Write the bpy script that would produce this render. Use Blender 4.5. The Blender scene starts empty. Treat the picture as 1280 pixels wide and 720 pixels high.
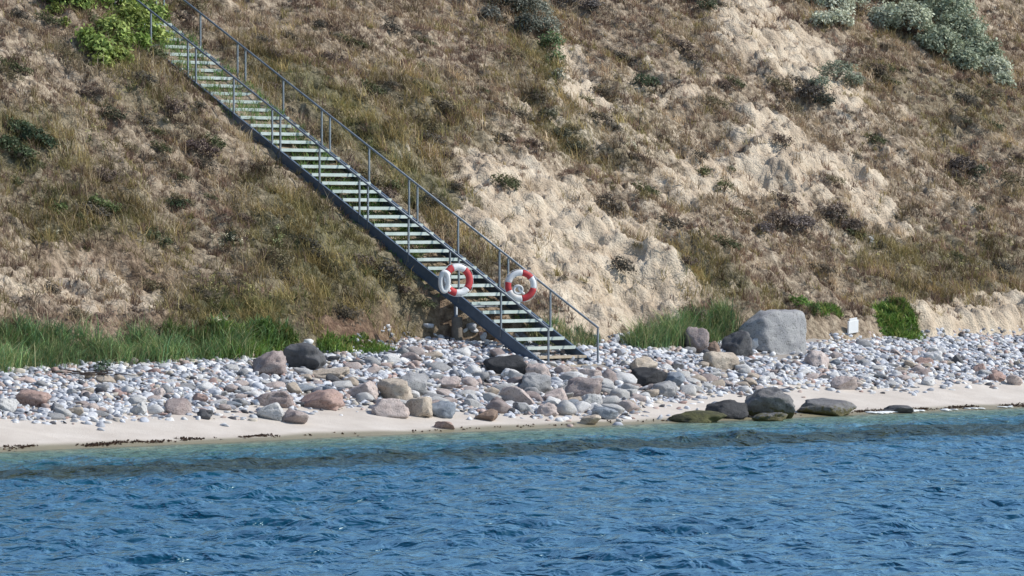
import bpy, math, random
import numpy as np
from mathutils import Vector, noise as mnoise
R = math.radians
random.seed(7); rng = np.random.default_rng(11)
C = bpy.context.scene.collection
SC = bpy.context.scene

# ------------------------------------------------------------------ camera
F = 6000.0; CAMZ = 5.0; TILT = math.atan(75.0/F)
cam = bpy.data.cameras.new('camera'); camo = bpy.data.objects.new('camera', cam); C.objects.link(camo)
cam.lens = F/1280*36; cam.sensor_width = 36; cam.clip_start = 0.5; cam.clip_end = 6000
camo.location = (0, 0, CAMZ); camo.rotation_euler = (math.pi/2 - TILT, 0, 0)
SC.camera = camo
ct, st = math.cos(TILT), math.sin(TILT)
def ray(px, py):
    a = (px-640)/F; b = -(py-360)/F
    d = np.array([a, ct + b*st, b*ct - st]); return d/d[1]
def project(x, y, z):
    zz = z-CAMZ; f = y*ct - zz*st; up = y*st + zz*ct
    return 640 + F*x/f, 360 - F*up/f

# ------------------------------------------------------------------ shore frame (u along the shore, v inland)
TH = math.atan2(.719, .695); O = np.array([0.0, 119.0])
U = np.array([math.cos(TH), math.sin(TH)]); V = np.array([-math.sin(TH), math.cos(TH)])
def uv_of(x, y):
    dx, dy = x-O[0], y-O[1]; return dx*U[0]+dy*U[1], dx*V[0]+dy*V[1]
def xy_of(u, v): return O[0]+u*U[0]+v*V[0], O[1]+u*U[1]+v*V[1]

# ------------------------------------------------------------------ numpy noise
_perm = rng.permutation(256); _perm = np.concatenate([_perm, _perm, _perm])
_g = rng.normal(size=(256, 3)); _g /= np.linalg.norm(_g, axis=1)[:, None]
def pn(x, y, z=0.0):
    x, y = np.broadcast_arrays(np.asarray(x, float), np.asarray(y, float)); z = np.broadcast_to(np.asarray(z, float), x.shape)
    xi = np.floor(x).astype(int); yi = np.floor(y).astype(int); zi = np.floor(z).astype(int)
    xf, yf, zf = x-xi, y-yi, z-zi
    f = lambda t: t*t*t*(t*(t*6-15)+10)
    a, b, c = f(xf), f(yf), f(zf)
    out = 0
    for i in (0, 1):
        for j in (0, 1):
            for k in (0, 1):
                g = _g[_perm[_perm[_perm[(xi+i) & 255]+((yi+j) & 255)]+((zi+k) & 255)]]
                w = (a if i else 1-a)*(b if j else 1-b)*(c if k else 1-c)
                out = out + w*(g[..., 0]*(xf-i)+g[..., 1]*(yf-j)+g[..., 2]*(zf-k))
    return out*1.5
def fbm(x, y, z=0.0, o=4, gain=.5):
    s, a, r = 1.0, 1.0, 0
    for k in range(o):
        r = r + a*pn(x*s+k*17.3, y*s-k*9.1, z*s+k*3.7); s *= 2.03; a *= gain
    return r
def sm(a, b, x):
    t = np.clip((x-a)/(b-a), 0, 1); return t*t*(3-2*t)

# ------------------------------------------------------------------ terrain
VB, ZB, K = 6.75, 1.21, .564            # foot of the stairs, slope of the stairs
US = 8.42                               # u of the near stringer
WS = 1.96                               # stair width
PROF_V = np.array([-400, -60, -20, -6, -1.5, 0, 1.2, 3.6, 8.5, 9.5, 11])
PROF_Z = np.array([-9, -5, -2.4, -.85, -.25, 0, .18, .6, 1.63, 1.78, 1.95])
def vfoot(u): return 8.75 + .5*pn(u*.16, 5.0) + .22*pn(u*.6, 8.0) + .08*pn(u*2.1, 4.) + 2.0*np.exp(-((u-7.2)/2.7)**2)
def h_base(u, v):
    u = np.asarray(u, float); v = np.asarray(v, float)
    zb = np.interp(v, PROF_V, PROF_Z) + .035*fbm(u*.5, v*.5, 3, 3)*sm(.2, 2, v)
    vf = vfoot(u)
    w = v-vf
    stair = np.exp(-((u-US-.9)/2.2)**2)
    zs = ZB + K*(v-VB)
    top = zs-.46 + .27*sm(16, 20, v) + .10*(1-stair) + .16*sm(0, -3, u-US)*sm(15, 19, v)
    amp = 1-.85*np.exp(-((u-US-.9)/1.9)**2)
    top = top + amp*(.75*fbm(u*.13, v*.07, 1.5, 2)*sm(0, 4, w) + .35*fbm(u*.42, v*.2, 9.5, 3)*sm(0, 1.5, w) + .1*fbm(u*1.2, v*.9, 2.5, 3)*sm(.2, 1, w))
    top = top + .13*sm(US-.05, US+.12, u)*sm(US+WS+.05, US+WS-.12, u)*sm(12.5, 16, v)
    cut = 14.5 + 1.2*pn(u*.08, 2.2)
    top = np.where(top > cut, cut + (1-np.exp(-(top-cut)/4))*3.5, top)
    bl = sm(0, .42 + .2*pn(u*.9, 1.), w)
    z = zb*(1-bl) + np.maximum(top, zb)*bl
    return z
def hit(px, py, hf=h_base, zmin=None):
    d = ray(px, py); t = np.arange(95, 215, .8)
    for step in (.8, .03):
        if step < .8: t = np.arange(t[max(i-1, 0)], t[i]+.04, .03)
        x, y, z = d[0]*t, t, CAMZ+d[2]*t; u, v = uv_of(x, y); hz = hf(u, v)
        if zmin is not None: hz = np.maximum(hz, zmin)
        i = int(np.argmax(hz >= z))
        if hz[i] < z[i]: i = len(t)-1
    return np.array([x[i], y[i], hz[i]]), u[i], v[i]
    x, y, z = d[0]*t, t, CAMZ+d[2]*t
    u, v = uv_of(x, y); hz = hf(u, v)
    if zmin is not None: hz = np.maximum(hz, zmin)
    i = np.argmax(hz >= z)
    return np.array([x[i], y[i], hz[i]]), u[i], v[i]
def to_uv(poly): return np.array([hit(*p)[1:] for p in poly])
def sdist(poly, u, v):
    """signed distance, negative inside"""
    n = len(poly); d2 = np.full(u.shape, 1e9); ins = np.zeros(u.shape, bool)
    for i in range(n):
        a, b = poly[i], poly[(i+1) % n]; e = b-a; wx, wy = u-a[0], v-a[1]
        t = np.clip((wx*e[0]+wy*e[1])/(e@e+1e-9), 0, 1)
        d2 = np.minimum(d2, (wx-t*e[0])**2+(wy-t*e[1])**2)
        c = ((a[1] > v) != (b[1] > v)) & (u < (b[0]-a[0])*(v-a[1])/(b[1]-a[1]+1e-12)+a[0])
        ins ^= c
    return np.where(ins, -1, 1)*np.sqrt(d2)
BARE = [([(600,195),(660,200),(745,245),(805,275),(850,330),(858,395),(800,430),(700,425),(640,375),(655,335),(600,300),(575,240)],1),
        ([(694,62),(712,52),(735,85),(755,120),(765,142),(742,150),(715,120),(700,95)],1),
        ([(893,-10),(950,-10),(985,30),(1040,60),(1060,90),(1085,140),(1070,165),(1010,120),(960,100),(905,62)],1),
        ([(905,130),(960,130),(1010,180),(1080,190),(1120,250),(1135,300),(1100,280),(1040,250),(960,262),(880,262),(820,255),(800,215),(850,195),(920,190)],.9),
        ([(1130,402),(1190,388),(1290,376),(1290,430),(1200,430),(1130,425)],1),
        ([(-10,300),(60,306),(150,328),(225,375),(215,402),(100,412),(40,395),(-10,402)],.55),
        ([(-10,50),(60,60),(105,90),(95,118),(40,130),(-10,112)],.4),
        ([(790,345),(850,352),(910,365),(880,385),(810,380)],.8),
        ([(640,180),(720,170),(770,210),(740,235),(660,205)],.45),
        ([(760,150),(830,140),(840,190),(800,210),(760,200)],.5),
        ([(1130,200),(1200,230),(1240,290),(1180,280),(1120,230)],.4),
        ([(470,60),(560,40),(600,60),(520,75)],.3),
        ([(1150,-10),(1290,-10),(1290,60),(1200,40)],.4),
        ([(640,80),(900,60),(1140,120),(1160,300),(1000,330),(860,300),(700,260),(600,180)],.42)]
GREEN = [([(290,60),(400,90),(470,140),(520,190),(620,290),(640,330),(600,330),(560,290),(380,150)],.8),
         ([(430,90),(560,100),(620,160),(580,210),(500,190)],.45),
         ([(330,230),(440,270),(540,370),(520,395),(400,385),(300,330)],.75),
         ([(220,370),(380,370),(490,400),(480,440),(230,440)],1),
         ([(-10,150),(70,150),(90,200),(-10,215)],.8), ([(30,250),(150,250),(220,290),(150,310),(40,300)],.7),
         ([(800,290),(880,320),(960,380),(860,400),(800,330)],.7),
         ([(1080,290),(1180,300),(1290,320),(1290,380),(1120,390),(1060,330)],.45),
         ([(1100,100),(1290,110),(1290,170),(1160,180)],.3),
         ([(660,315),(715,318),(700,335),(660,332)],1), ([(640,60),(680,60),(720,130),(690,140)],.9),
         ([(360,200),(440,130),(560,230),(500,250)],.3), ([(150,60),(200,90),(230,150),(170,130)],.6),
         ([(650,140),(730,160),(760,210),(700,200)],.8), ([(740,110),(800,100),(820,180),(780,190)],.4)]
BROWN = [([(-10,385),(100,395),(220,400),(220,415),(100,420),(-10,420)],.7), ([(40,300),(150,310),(230,360),(200,372),(110,335),(40,318)],.6), ([(380,400),(470,396),(560,400),(640,420),(650,445),(560,445),(400,438)],1)]
BARE = [(to_uv(p), s) for p, s in BARE]; GREEN = [(to_uv(p), s) for p, s in GREEN]; BROWN = [(to_uv(p), s) for p, s in BROWN]
def masks(u, v, lst, soft=.35, wob=.55):
    uu = u + wob*fbm(u*.8, v*.8, 21, 3); vv = v + wob*fbm(u*.8, v*.8, 55, 3)
    m = np.zeros(np.shape(u))
    for poly, s in lst: m = np.maximum(m, s*sm(soft*3, -soft*2.2, sdist(poly, uu, vv)))
    return m
def bare_m(u, v):
    m = masks(u, v, BARE, .3)
    w = fbm(u*1.3, v*1.0, 77, 4)
    m = np.clip(m + sm(.4, .75, w)*.6*sm(9, 10, v)*(.35+.65*sm(US, US+3, u)), 0, 1)
    w2 = fbm(u*.55+.2*v, v*.42, 177, 4)
    w3 = fbm(u*1.9, v*1.5, 137, 3)
    m = m*(.2+.8*sm(-.6, .05, w2 + .22 - (1-m)*.45))*(.3+.7*sm(-.8, -.1, w3))
    return np.clip(m, 0, 1)
BUMPS = [(838,352,.9,.9,.75),(768,318,1.1,1.5,.45),(788,375,.75,.9,-1.1),(655,250,1.4,2,.35),(745,100,.5,2.2,-.35),
         (930,60,1.5,3,.3),(60,330,1.5,.8,-.3),(120,315,2.0,.5,.35),(980,230,2,1.5,.35),(1060,360,.9,1.2,-.55),(1030,330,1.4,1.0,.3),
         (500,420,1.0,.4,-.2),(1000,130,.8,2,.3),(860,150,1.0,2.5,-.3),(700,170,.9,1.5,-.3),(830,300,.8,2,-.3)]
BUMPS = [(hit(a, b)[1], hit(a, b)[2], c, d, e) for a, b, c, d, e in BUMPS]
def h_full(u, v):
    z = h_base(u, v)
    on = sm(.15, .8, v-vfoot(u))
    keep = 1-.9*np.exp(-((u-US-.9)/1.3)**2)
    for bu, bv, ru, rv, a in BUMPS:
        z = z + a*np.exp(-((u-bu)/ru)**2-((v-bv)/rv)**2)*on*keep
    b = bare_m(u, v)
    wu = u + .25*pn(u*1.5, v*1.5, 4); wv = v + .25*pn(u*1.5, v*1.5, 14)
    cl = 1-np.abs(fbm(wu*3.1+.5*wv, wv*1.3, 31, 3))*1.7
    cl2 = fbm(wu*4.6, wv*3.6, 41, 2)
    rdg = 1-np.abs(fbm(wu*.75+.3*wv, wv*.5, 71, 3))*1.6       # gullies and ribs
    led = fbm(u*.5, v*1.6, 81, 3)
    z = z + on*keep*(b*(.21*(cl-.5)+.09*cl2+.28*(rdg-.55)+.2*led) + (1-b)*(.07*cl2+.26*(rdg-.5)+.13*(cl-.5)+.12*led))
    fw = v-vfoot(u); foot = sm(-.1, .25, fw)*sm(1.4, .5, fw)
    z = z + foot*keep*(.12*fbm(u*2.5, v*2.5, 61, 3)+.3*sm(6, 8, np.abs(u-9))*(1-2*np.abs(pn(u*1.5, v*.25, 66))))
    return z

# ------------------------------------------------------------------ mesh / object helpers
def mesh_np(name, verts, faces, attrs=None, smooth=True):
    me = bpy.data.meshes.new(name); verts = np.asarray(verts, np.float32); faces = np.asarray(faces, np.int32)
    k = faces.shape[1]
    me.vertices.add(len(verts)); me.vertices.foreach_set('co', verts.ravel())
    me.loops.add(faces.size); me.loops.foreach_set('vertex_index', faces.ravel())
    me.polygons.add(len(faces)); me.polygons.foreach_set('loop_start', np.arange(0, faces.size, k, dtype=np.int32))
    me.update(calc_edges=True)
    me.polygons.foreach_set('use_smooth', np.full(len(faces), smooth))
    for an, arr in (attrs or {}).items():
        arr = np.asarray(arr, np.float32)
        if arr.ndim == 1:
            a = me.attributes.new(an, 'FLOAT', 'POINT'); a.data.foreach_set('value', arr)
        else:
            a = me.attributes.new(an, 'FLOAT_COLOR', 'POINT')
            a.data.foreach_set('color', np.concatenate([arr, np.ones((len(arr), 1), np.float32)], 1).ravel())
    return me
def link(name, me, m=None, parent=None):
    o = bpy.data.objects.new(name, me); C.objects.link(o)
    if m is not None and me is not None and not me.materials: me.materials.append(m)
    if parent: o.parent = parent
    return o
def tag(o, label=None, cat=None, group=None, kind=None):
    if label: o['label'] = label
    if cat: o['category'] = cat
    if group: o['group'] = group
    if kind: o['kind'] = kind
    return o
def empty(name, loc):
    o = bpy.data.objects.new(name, None); o.location = loc; o.empty_display_size = .1; C.objects.link(o); return o
def grid_faces(nu, nv):
    i = np.arange(nu-1)[:, None]*nv + np.arange(nv-1)[None, :]; i = i.ravel()
    return np.stack([i, i+nv, i+nv+1, i+1], 1)
class MB:
    def __init__(s): s.v = []; s.f = []
    def box_axes(s, c, ax, ay, az):
        """box with centre c and half-axis vectors"""
        c, ax, ay, az = map(Vector, (c, ax, ay, az)); n = len(s.v)
        for i in (-1, 1):
            for j in (-1, 1):
                for k in (-1, 1): s.v.append(tuple(c+ax*i+ay*j+az*k))
        for q in ((0,1,3,2),(4,6,7,5),(0,4,5,1),(2,3,7,6),(0,2,6,4),(1,5,7,3)): s.f.append(tuple(n+a for a in q))
    def tube(s, pts, r, seg=10, closed=False):
        pts = [Vector(p) for p in pts]; n0 = len(s.v); m = len(pts)
        ref = None
        for i, p in enumerate(pts):
            if closed: d = pts[(i+1) % m]-pts[i-1]
            else: d = pts[min(i+1, m-1)]-pts[max(i-1, 0)]
            d.normalize()
            if ref is None: ref = d.orthogonal().normalized()
            ref = (ref-d*ref.dot(d)).normalized(); b = d.cross(ref)
            rr = r[i] if isinstance(r, (list, tuple)) else r
            for k in range(seg):
                a = 2*math.pi*k/seg; s.v.append(tuple(p+(ref*math.cos(a)+b*math.sin(a))*rr))
        for i in range(m if closed else m-1):
            for k in range(seg):
                a = n0+i*seg+k; b_ = n0+i*seg+(k+1) % seg; j = n0+((i+1) % m)*seg
                s.f.append((a, b_, j+(k+1) % seg, j+k))
        if not closed:
            s.f.append(tuple(n0+k for k in range(seg))[::-1]); s.f.append(tuple(n0+(m-1)*seg+k for k in range(seg)))
    def build(s, name, m, parent=None, bevel=0, smooth=False, origin=None):
        me = bpy.data.meshes.new(name)
        o_ = Vector(origin) if origin is not None else Vector((0, 0, 0))
        me.from_pydata([tuple(Vector(v)-o_) for v in s.v], [], s.f); me.update()
        if smooth: me.polygons.foreach_set('use_smooth', [True]*len(me.polygons))
        o = link(name, me, m, parent)
        if parent is None and origin is not None: o.location = o_
        if bevel:
            b = o.modifiers.new('bevel', 'BEVEL'); b.width = bevel; b.segments = 2
        return o

# ------------------------------------------------------------------ materials
def new_mat(name):
    m = bpy.data.materials.new(name); m.use_nodes = True; nt = m.node_tree; b = nt.nodes['Principled BSDF']
    b.inputs['Roughness'].default_value = .85; b.inputs['Specular IOR Level'].default_value = .25
    return m, nt, b
def N(nt, t, **kw):
    n = nt.nodes.new(t)
    for k, v in kw.items():
        if k in n.inputs: n.inputs[k].default_value = v
        else: setattr(n, k, v)
    return n
def mixc(nt, f, a, b, mode='MIX'):
    n = nt.nodes.new('ShaderNodeMix'); n.data_type = 'RGBA'; n.blend_type = mode
    for s, val in ((n.inputs[0], f), (n.inputs[6], a), (n.inputs[7], b)):
        if isinstance(val, bpy.types.NodeSocket): nt.links.new(val, s)
        elif isinstance(val, (int, float)): s.default_value = val
        else: s.default_value = (*val, 1)
    return n.outputs[2]
def noise_n(nt, scale, detail=4, rough=.55, coord=None, dist=0):
    n = nt.nodes.new('ShaderNodeTexNoise'); n.inputs['Scale'].default_value = scale; n.inputs['Detail'].default_value = detail
    n.inputs['Roughness'].default_value = rough; n.inputs['Distortion'].default_value = dist
    if coord: nt.links.new(coord, n.inputs['Vector'])
    return n
def ramp(nt, fac, stops):
    r = nt.nodes.new('ShaderNodeValToRGB'); e = r.color_ramp.elements
    while len(e) < len(stops): e.new(.5)
    for x, (p, c) in zip(e, stops): x.position = p; x.color = (*c, 1) if len(c) == 3 else c
    nt.links.new(fac, r.inputs[0]); return r
def bump(nt, b, h, strength, dist):
    n = nt.nodes.new('ShaderNodeBump'); n.inputs['Strength'].default_value = strength; n.inputs['Distance'].default_value = dist
    nt.links.new(h, n.inputs['Height']); nt.links.new(n.outputs[0], b.inputs['Normal']); return n
g3 = lambda v: (v, v, v)

def cliff_mat():
    m, nt, b = new_mat('cliff_earth'); L = nt.links
    pos = nt.nodes.new('ShaderNodeNewGeometry').outputs['Position']
    at = N(nt, 'ShaderNodeAttribute', attribute_name='bare'); ag = N(nt, 'ShaderNodeAttribute', attribute_name='green'); ab = N(nt, 'ShaderNodeAttribute', attribute_name='bank')
    n1 = noise_n(nt, 1.2, 6, .6, pos); n2 = noise_n(nt, 5.5, 5, .6, pos); n3 = noise_n(nt, 16, 3, .6, pos)
    veg = ramp(nt, n2.outputs[0], [(.3, (.09, .065, .045)), (.44, (.22, .17, .12)), (.6, (.37, .3, .22)), (.75, (.52, .43, .32))])
    grn = ramp(nt, n2.outputs[0], [(.3, (.05, .055, .025)), (.55, (.12, .12, .055)), (.75, (.23, .2, .12))])
    soil = ramp(nt, n1.outputs[0], [(.28, (.34, .265, .19)), (.42, (.5, .405, .3)), (.55, (.6, .505, .385)), (.72, (.7, .615, .49))])
    soil2 = mixc(nt, ramp(nt, n3.outputs[0], [(.25, g3(.35)), (.5, g3(.85)), (.6, g3(1))]).outputs[0], (.33, .27, .21), soil.outputs[0])
    brown = ramp(nt, n2.outputs[0], [(.3, (.06, .035, .025)), (.5, (.14, .085, .055)), (.75, (.3, .21, .14))])
    c = mixc(nt, ag.outputs['Fac'], veg.outputs[0], grn.outputs[0])
    # ragged edge between the turf and the bare soil
    ad = N(nt, 'ShaderNodeMath', operation='ADD'); L.new(at.outputs['Fac'], ad.inputs[0])
    sb = N(nt, 'ShaderNodeMath', operation='MULTIPLY_ADD'); L.new(n2.outputs[0], sb.inputs[0]); sb.inputs[1].default_value = 1.1; sb.inputs[2].default_value = -.55
    L.new(sb.outputs[0], ad.inputs[1])
    rb = ramp(nt, ad.outputs[0], [(.3, g3(0)), (.62, g3(1))])
    c = mixc(nt, rb.outputs[0], c, soil2)
    c = mixc(nt, ab.outputs['Fac'], c, brown.outputs[0])
    L.new(c, b.inputs['Base Color'])
    mx = N(nt, 'ShaderNodeMath', operation='ADD'); L.new(n2.outputs[0], mx.inputs[0]); L.new(n3.outputs[0], mx.inputs[1])
    bump(nt, b, mx.outputs[0], .9, .075); return m
def sand_mat():
    m, nt, b = new_mat('sand'); L = nt.links
    pos = nt.nodes.new('ShaderNodeNewGeometry').outputs['Position']
    n1 = noise_n(nt, .9, 4, .6, pos); n2 = noise_n(nt, 30, 3, .6, pos)
    aw = N(nt, 'ShaderNodeAttribute', attribute_name='wet'); ag = N(nt, 'ShaderNodeAttribute', attribute_name='gravel')
    c = ramp(nt, n1.outputs[0], [(.3, (.49, .44, .39)), (.7, (.61, .56, .505))]).outputs[0]
    c = mixc(nt, ramp(nt, n2.outputs[0], [(.35, g3(.75)), (.6, g3(1))]).outputs[0], mixc(nt, .6, c, (.3, .25, .2)), c)
    c = mixc(nt, ag.outputs['Fac'], c, (.24, .22, .2))
    wetc = mixc(nt, n1.outputs[0], (.22, .19, .13), (.3, .27, .18))
    wc = mixc(nt, aw.outputs['Fac'], c, wetc); L.new(wc, b.inputs['Base Color'])
    rr = ramp(nt, aw.outputs['Fac'], [(0, g3(.9)), (1, g3(.35))]); L.new(rr.outputs[0], b.inputs['Roughness'])
    bump(nt, b, n2.outputs[0], .5, .03); return m
def leaf_mat(name, var=.35, rough=.7, scale=2.5):
    m, nt, b = new_mat(name); L = nt.links
    a = N(nt, 'ShaderNodeAttribute', attribute_name='tint'); pos = nt.nodes.new('ShaderNodeNewGeometry').outputs['Position']
    n = noise_n(nt, scale, 3, .6, pos)
    r = ramp(nt, n.outputs[0], [(.3, g3(1-var)), (.7, g3(1+var*.6))])
    c = mixc(nt, 1.0, a.outputs['Color'], r.outputs[0], 'MULTIPLY'); L.new(c, b.inputs['Base Color']); b.inputs['Roughness'].default_value = rough
    tr = N(nt, 'ShaderNodeBsdfTranslucent'); L.new(c, tr.inputs[0]); mx = N(nt, 'ShaderNodeMixShader'); mx.inputs[0].default_value = .22
    L.new(b.outputs[0], mx.inputs[1]); L.new(tr.outputs[0], mx.inputs[2])
    L.new(mx.outputs[0], nt.nodes['Material Output'].inputs[0]); return m
def rock_mat(name, c1, c2, dark=(.06, .055, .05), speck=.5, rough=.8, stain=None):
    m, nt, b = new_mat(name); L = nt.links
    tc = nt.nodes.new('ShaderNodeTexCoord').outputs['Object']
    oi = nt.nodes.new('ShaderNodeObjectInfo'); off = N(nt, 'ShaderNodeVectorMath', operation='ADD'); L.new(tc, off.inputs[0])
    ml = N(nt, 'ShaderNodeVectorMath', operation='SCALE'); L.new(oi.outputs['Location'], ml.inputs[0]); ml.inputs['Scale'].default_value = 3.1
    L.new(ml.outputs[0], off.inputs[1])
    n1 = noise_n(nt, 2.3, 5, .6, off.outputs[0], .6); n2 = noise_n(nt, 28, 4, .7, off.outputs[0]); n3 = noise_n(nt, 7, 5, .65, off.outputs[0])
    c = mixc(nt, ramp(nt, n1.outputs[0], [(.35, g3(0)), (.65, g3(1))]).outputs[0], c1, c2)
    sp = ramp(nt, n2.outputs[0], [(.36, g3(1)), (.47, g3(0))])
    f = N(nt, 'ShaderNodeMath', operation='MULTIPLY'); L.new(sp.outputs[0], f.inputs[0]); f.inputs[1].default_value = speck
    c = mixc(nt, f.outputs[0], c, dark)
    cr = ramp(nt, n3.outputs[0], [(.3, g3(.55)), (.45, g3(1))]); c = mixc(nt, 1.0, c, cr.outputs[0], 'MULTIPLY')
    if stain:
        sx = N(nt, 'ShaderNodeSeparateXYZ'); g = nt.nodes.new('ShaderNodeNewGeometry'); L.new(g.outputs['Position'], sx.inputs[0])
        ad = N(nt, 'ShaderNodeMath', operation='MULTIPLY_ADD'); L.new(n3.outputs[0], ad.inputs[0]); ad.inputs[1].default_value = -1.0; L.new(sx.outputs[2], ad.inputs[2])
        rs = ramp(nt, ad.outputs[0], [(0, g3(1)), (.12, g3(0))]); rs.color_ramp.elements[0].position = 0
        mp = N(nt, 'ShaderNodeMath', operation='ADD'); L.new(ad.outputs[0], mp.inputs[0]); mp.inputs[1].default_value = .38; L.new(mp.outputs[0], rs.inputs[0])
        c = mixc(nt, rs.outputs[0], c, stain)
    L.new(c, b.inputs['Base Color']); b.inputs['Roughness'].default_value = rough
    a2 = N(nt, 'ShaderNodeMath', operation='ADD'); L.new(n3.outputs[0], a2.inputs[0]); L.new(n2.outputs[0], a2.inputs[1])
    bump(nt, b, a2.outputs[0], .6, .05); return m
def pebble_mat():
    m, nt, b = new_mat('pebbles'); L = nt.links
    a = N(nt, 'ShaderNodeAttribute', attribute_name='tint'); pos = nt.nodes.new('ShaderNodeNewGeometry').outputs['Position']
    n = noise_n(nt, 14, 4, .65, pos); r = ramp(nt, n.outputs[0], [(.3, g3(.7)), (.6, g3(1.05))])
    c = mixc(nt, 1.0, a.outputs['Color'], r.outputs[0], 'MULTIPLY'); L.new(c, b.inputs['Base Color']); b.inputs['Roughness'].default_value = .75
    bump(nt, b, n.outputs[0], .4, .02); return m
def plain(name, c, rough=.5, metal=0, var=.2, scale=6, c2=None, bumpd=.0):
    m, nt, b = new_mat(name); pos = nt.nodes.new('ShaderNodeNewGeometry').outputs['Position']
    n = noise_n(nt, scale, 5, .65, pos); r = ramp(nt, n.outputs[0], [(.3, g3(0)), (.7, g3(1))])
    cc = mixc(nt, r.outputs[0], tuple(x*(1-var) for x in c) if c2 is None else c2, c)
    nt.links.new(cc, b.inputs['Base Color']); b.inputs['Roughness'].default_value = rough; b.inputs['Metallic'].default_value = metal
    if bumpd: bump(nt, b, n.outputs[0], .5, bumpd)
    return m
def water_mat():
    m, nt, b = new_mat('sea_water'); L = nt.links
    pos = nt.nodes.new('ShaderNodeNewGeometry').outputs['Position']
    def dist_of(vec, off):
        d = N(nt, 'ShaderNodeVectorMath', operation='DOT_PRODUCT'); L.new(pos, d.inputs[0]); d.inputs[1].default_value = (V[0], V[1], 0)
        s = N(nt, 'ShaderNodeMath', operation='SUBTRACT'); s.inputs[0].default_value = float(O@V)+off; L.new(d.outputs['Value'], s.inputs[1]); return s.outputs[0]
    off = dist_of(pos, 0)                                    # metres from the waterline
    n1 = noise_n(nt, .22, 4, .6, pos); n2 = noise_n(nt, .9, 4, .65, pos)
    w = N(nt, 'ShaderNodeMath', operation='MULTIPLY_ADD'); L.new(n1.outputs[0], w.inputs[0]); w.inputs[1].default_value = 3.0; L.new(off, w.inputs[2])
    w2 = N(nt, 'ShaderNodeMath', operation='MULTIPLY_ADD'); L.new(n2.outputs[0], w2.inputs[0]); w2.inputs[1].default_value = 6.5; L.new(w.outputs[0], w2.inputs[2])
    sc_ = N(nt, 'ShaderNodeMath', operation='MULTIPLY_ADD'); L.new(w2.outputs[0], sc_.inputs[0]); sc_.inputs[1].default_value = 1/40; sc_.inputs[2].default_value = -4.75/40
    S = lambda x: x/40
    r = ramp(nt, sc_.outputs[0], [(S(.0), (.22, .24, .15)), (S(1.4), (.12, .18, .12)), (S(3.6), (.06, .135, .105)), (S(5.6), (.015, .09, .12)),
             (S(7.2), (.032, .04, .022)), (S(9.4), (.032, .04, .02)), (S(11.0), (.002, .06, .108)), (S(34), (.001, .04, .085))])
    L.new(r.outputs[0], b.inputs['Base Color'])
    b.inputs['Roughness'].default_value = .7; b.inputs['IOR'].default_value = 1.33; b.inputs['Specular IOR Level'].default_value = .05
    mp = N(nt, 'ShaderNodeMapping'); L.new(pos, mp.inputs[0]); mp.inputs['Rotation'].default_value = (0, 0, R(-8)); mp.inputs['Scale'].default_value = (1.0, .8, 1)
    b1 = noise_n(nt, 2.1, 3, .5, mp.outputs[0], .4); 
    bn = bump(nt, b, b1.outputs[0], 1.0, .36)
    gl = N(nt, 'ShaderNodeBsdfGlossy'); gl.inputs['Color'].default_value = (.66, .92, 1, 1); gl.inputs['Roughness'].default_value = .23; L.new(bn.outputs[0], gl.inputs['Normal'])
    lw = N(nt, 'ShaderNodeLayerWeight'); lw.inputs['Blend'].default_value = .5; L.new(bn.outputs[0], lw.inputs['Normal'])
    rf0 = ramp(nt, lw.outputs['Facing'], [(.3, g3(.03)), (.54, g3(.15)), (.7, g3(.64)), (1, g3(.85))])
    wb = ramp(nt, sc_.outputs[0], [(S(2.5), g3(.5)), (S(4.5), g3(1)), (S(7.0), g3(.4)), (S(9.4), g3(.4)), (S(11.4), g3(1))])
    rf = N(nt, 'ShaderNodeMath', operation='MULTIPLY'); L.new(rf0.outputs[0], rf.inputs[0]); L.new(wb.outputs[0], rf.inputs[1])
    sm_ = N(nt, 'ShaderNodeMixShader'); L.new(rf.outputs[0], sm_.inputs[0]); L.new(b.outputs[0], sm_.inputs[1]); L.new(gl.outputs[0], sm_.inputs[2])
    # the last hand's depth of water lets the sand show through
    ra = ramp(nt, off, [(.0, g3(.25)), (.9, g3(1))])
    tr = N(nt, 'ShaderNodeBsdfTransparent'); mx = N(nt, 'ShaderNodeMixShader')
    L.new(ra.outputs[0], mx.inputs[0]); L.new(tr.outputs[0], mx.inputs[1]); L.new(sm_.outputs[0], mx.inputs[2]); L.new(mx.outputs[0], nt.nodes['Material Output'].inputs[0])
    return m

# ------------------------------------------------------------------ ground
def spaced(a, b, step, far, gr=1.35):
    c = list(np.arange(a, b, step)); lo = []; s = step; x = a
    while x > far[0]: s *= gr; x -= s; lo.append(x)
    hi = []; s = step; x = c[-1]
    while x < far[1]: s *= gr; x += s; hi.append(x)
    return np.array(lo[::-1]+c+hi)
us = spaced(-26, 57, .09, (-2500, 2500))
VSPLIT = 8.55
vb_ = np.concatenate([spaced(-4, VSPLIT-.1, .11, (-350, -4.1)), ])
vb_ = vb_[vb_ < VSPLIT-.05]; vb_ = np.append(vb_, VSPLIT)
vc_ = spaced(VSPLIT, 46, .085, (VSPLIT-1, 2500)); vc_ = vc_[vc_ >= VSPLIT-1e-6]; vc_[0] = VSPLIT
def ground(name, vs, attrf, mat):
    uu, vv = np.meshgrid(us, vs, indexing='ij'); u, v = uu.ravel(), vv.ravel()
    z = h_full(u, v); x, y = xy_of(u, v)
    me = mesh_np(name, np.stack([x, y, z], 1), grid_faces(len(us), len(vs)), attrf(u, v))
    return tag(link(name, me, mat), kind='structure')
def sand_edge(u):  # v at which the shingle begins
    return 3.35 + .9*pn(u*.3, 77.) + .35*pn(u*1.2, 7.) - 2.0*np.exp(-((u-4.2)/3.8)**2) + .3*sm(12, 20, u)
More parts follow.
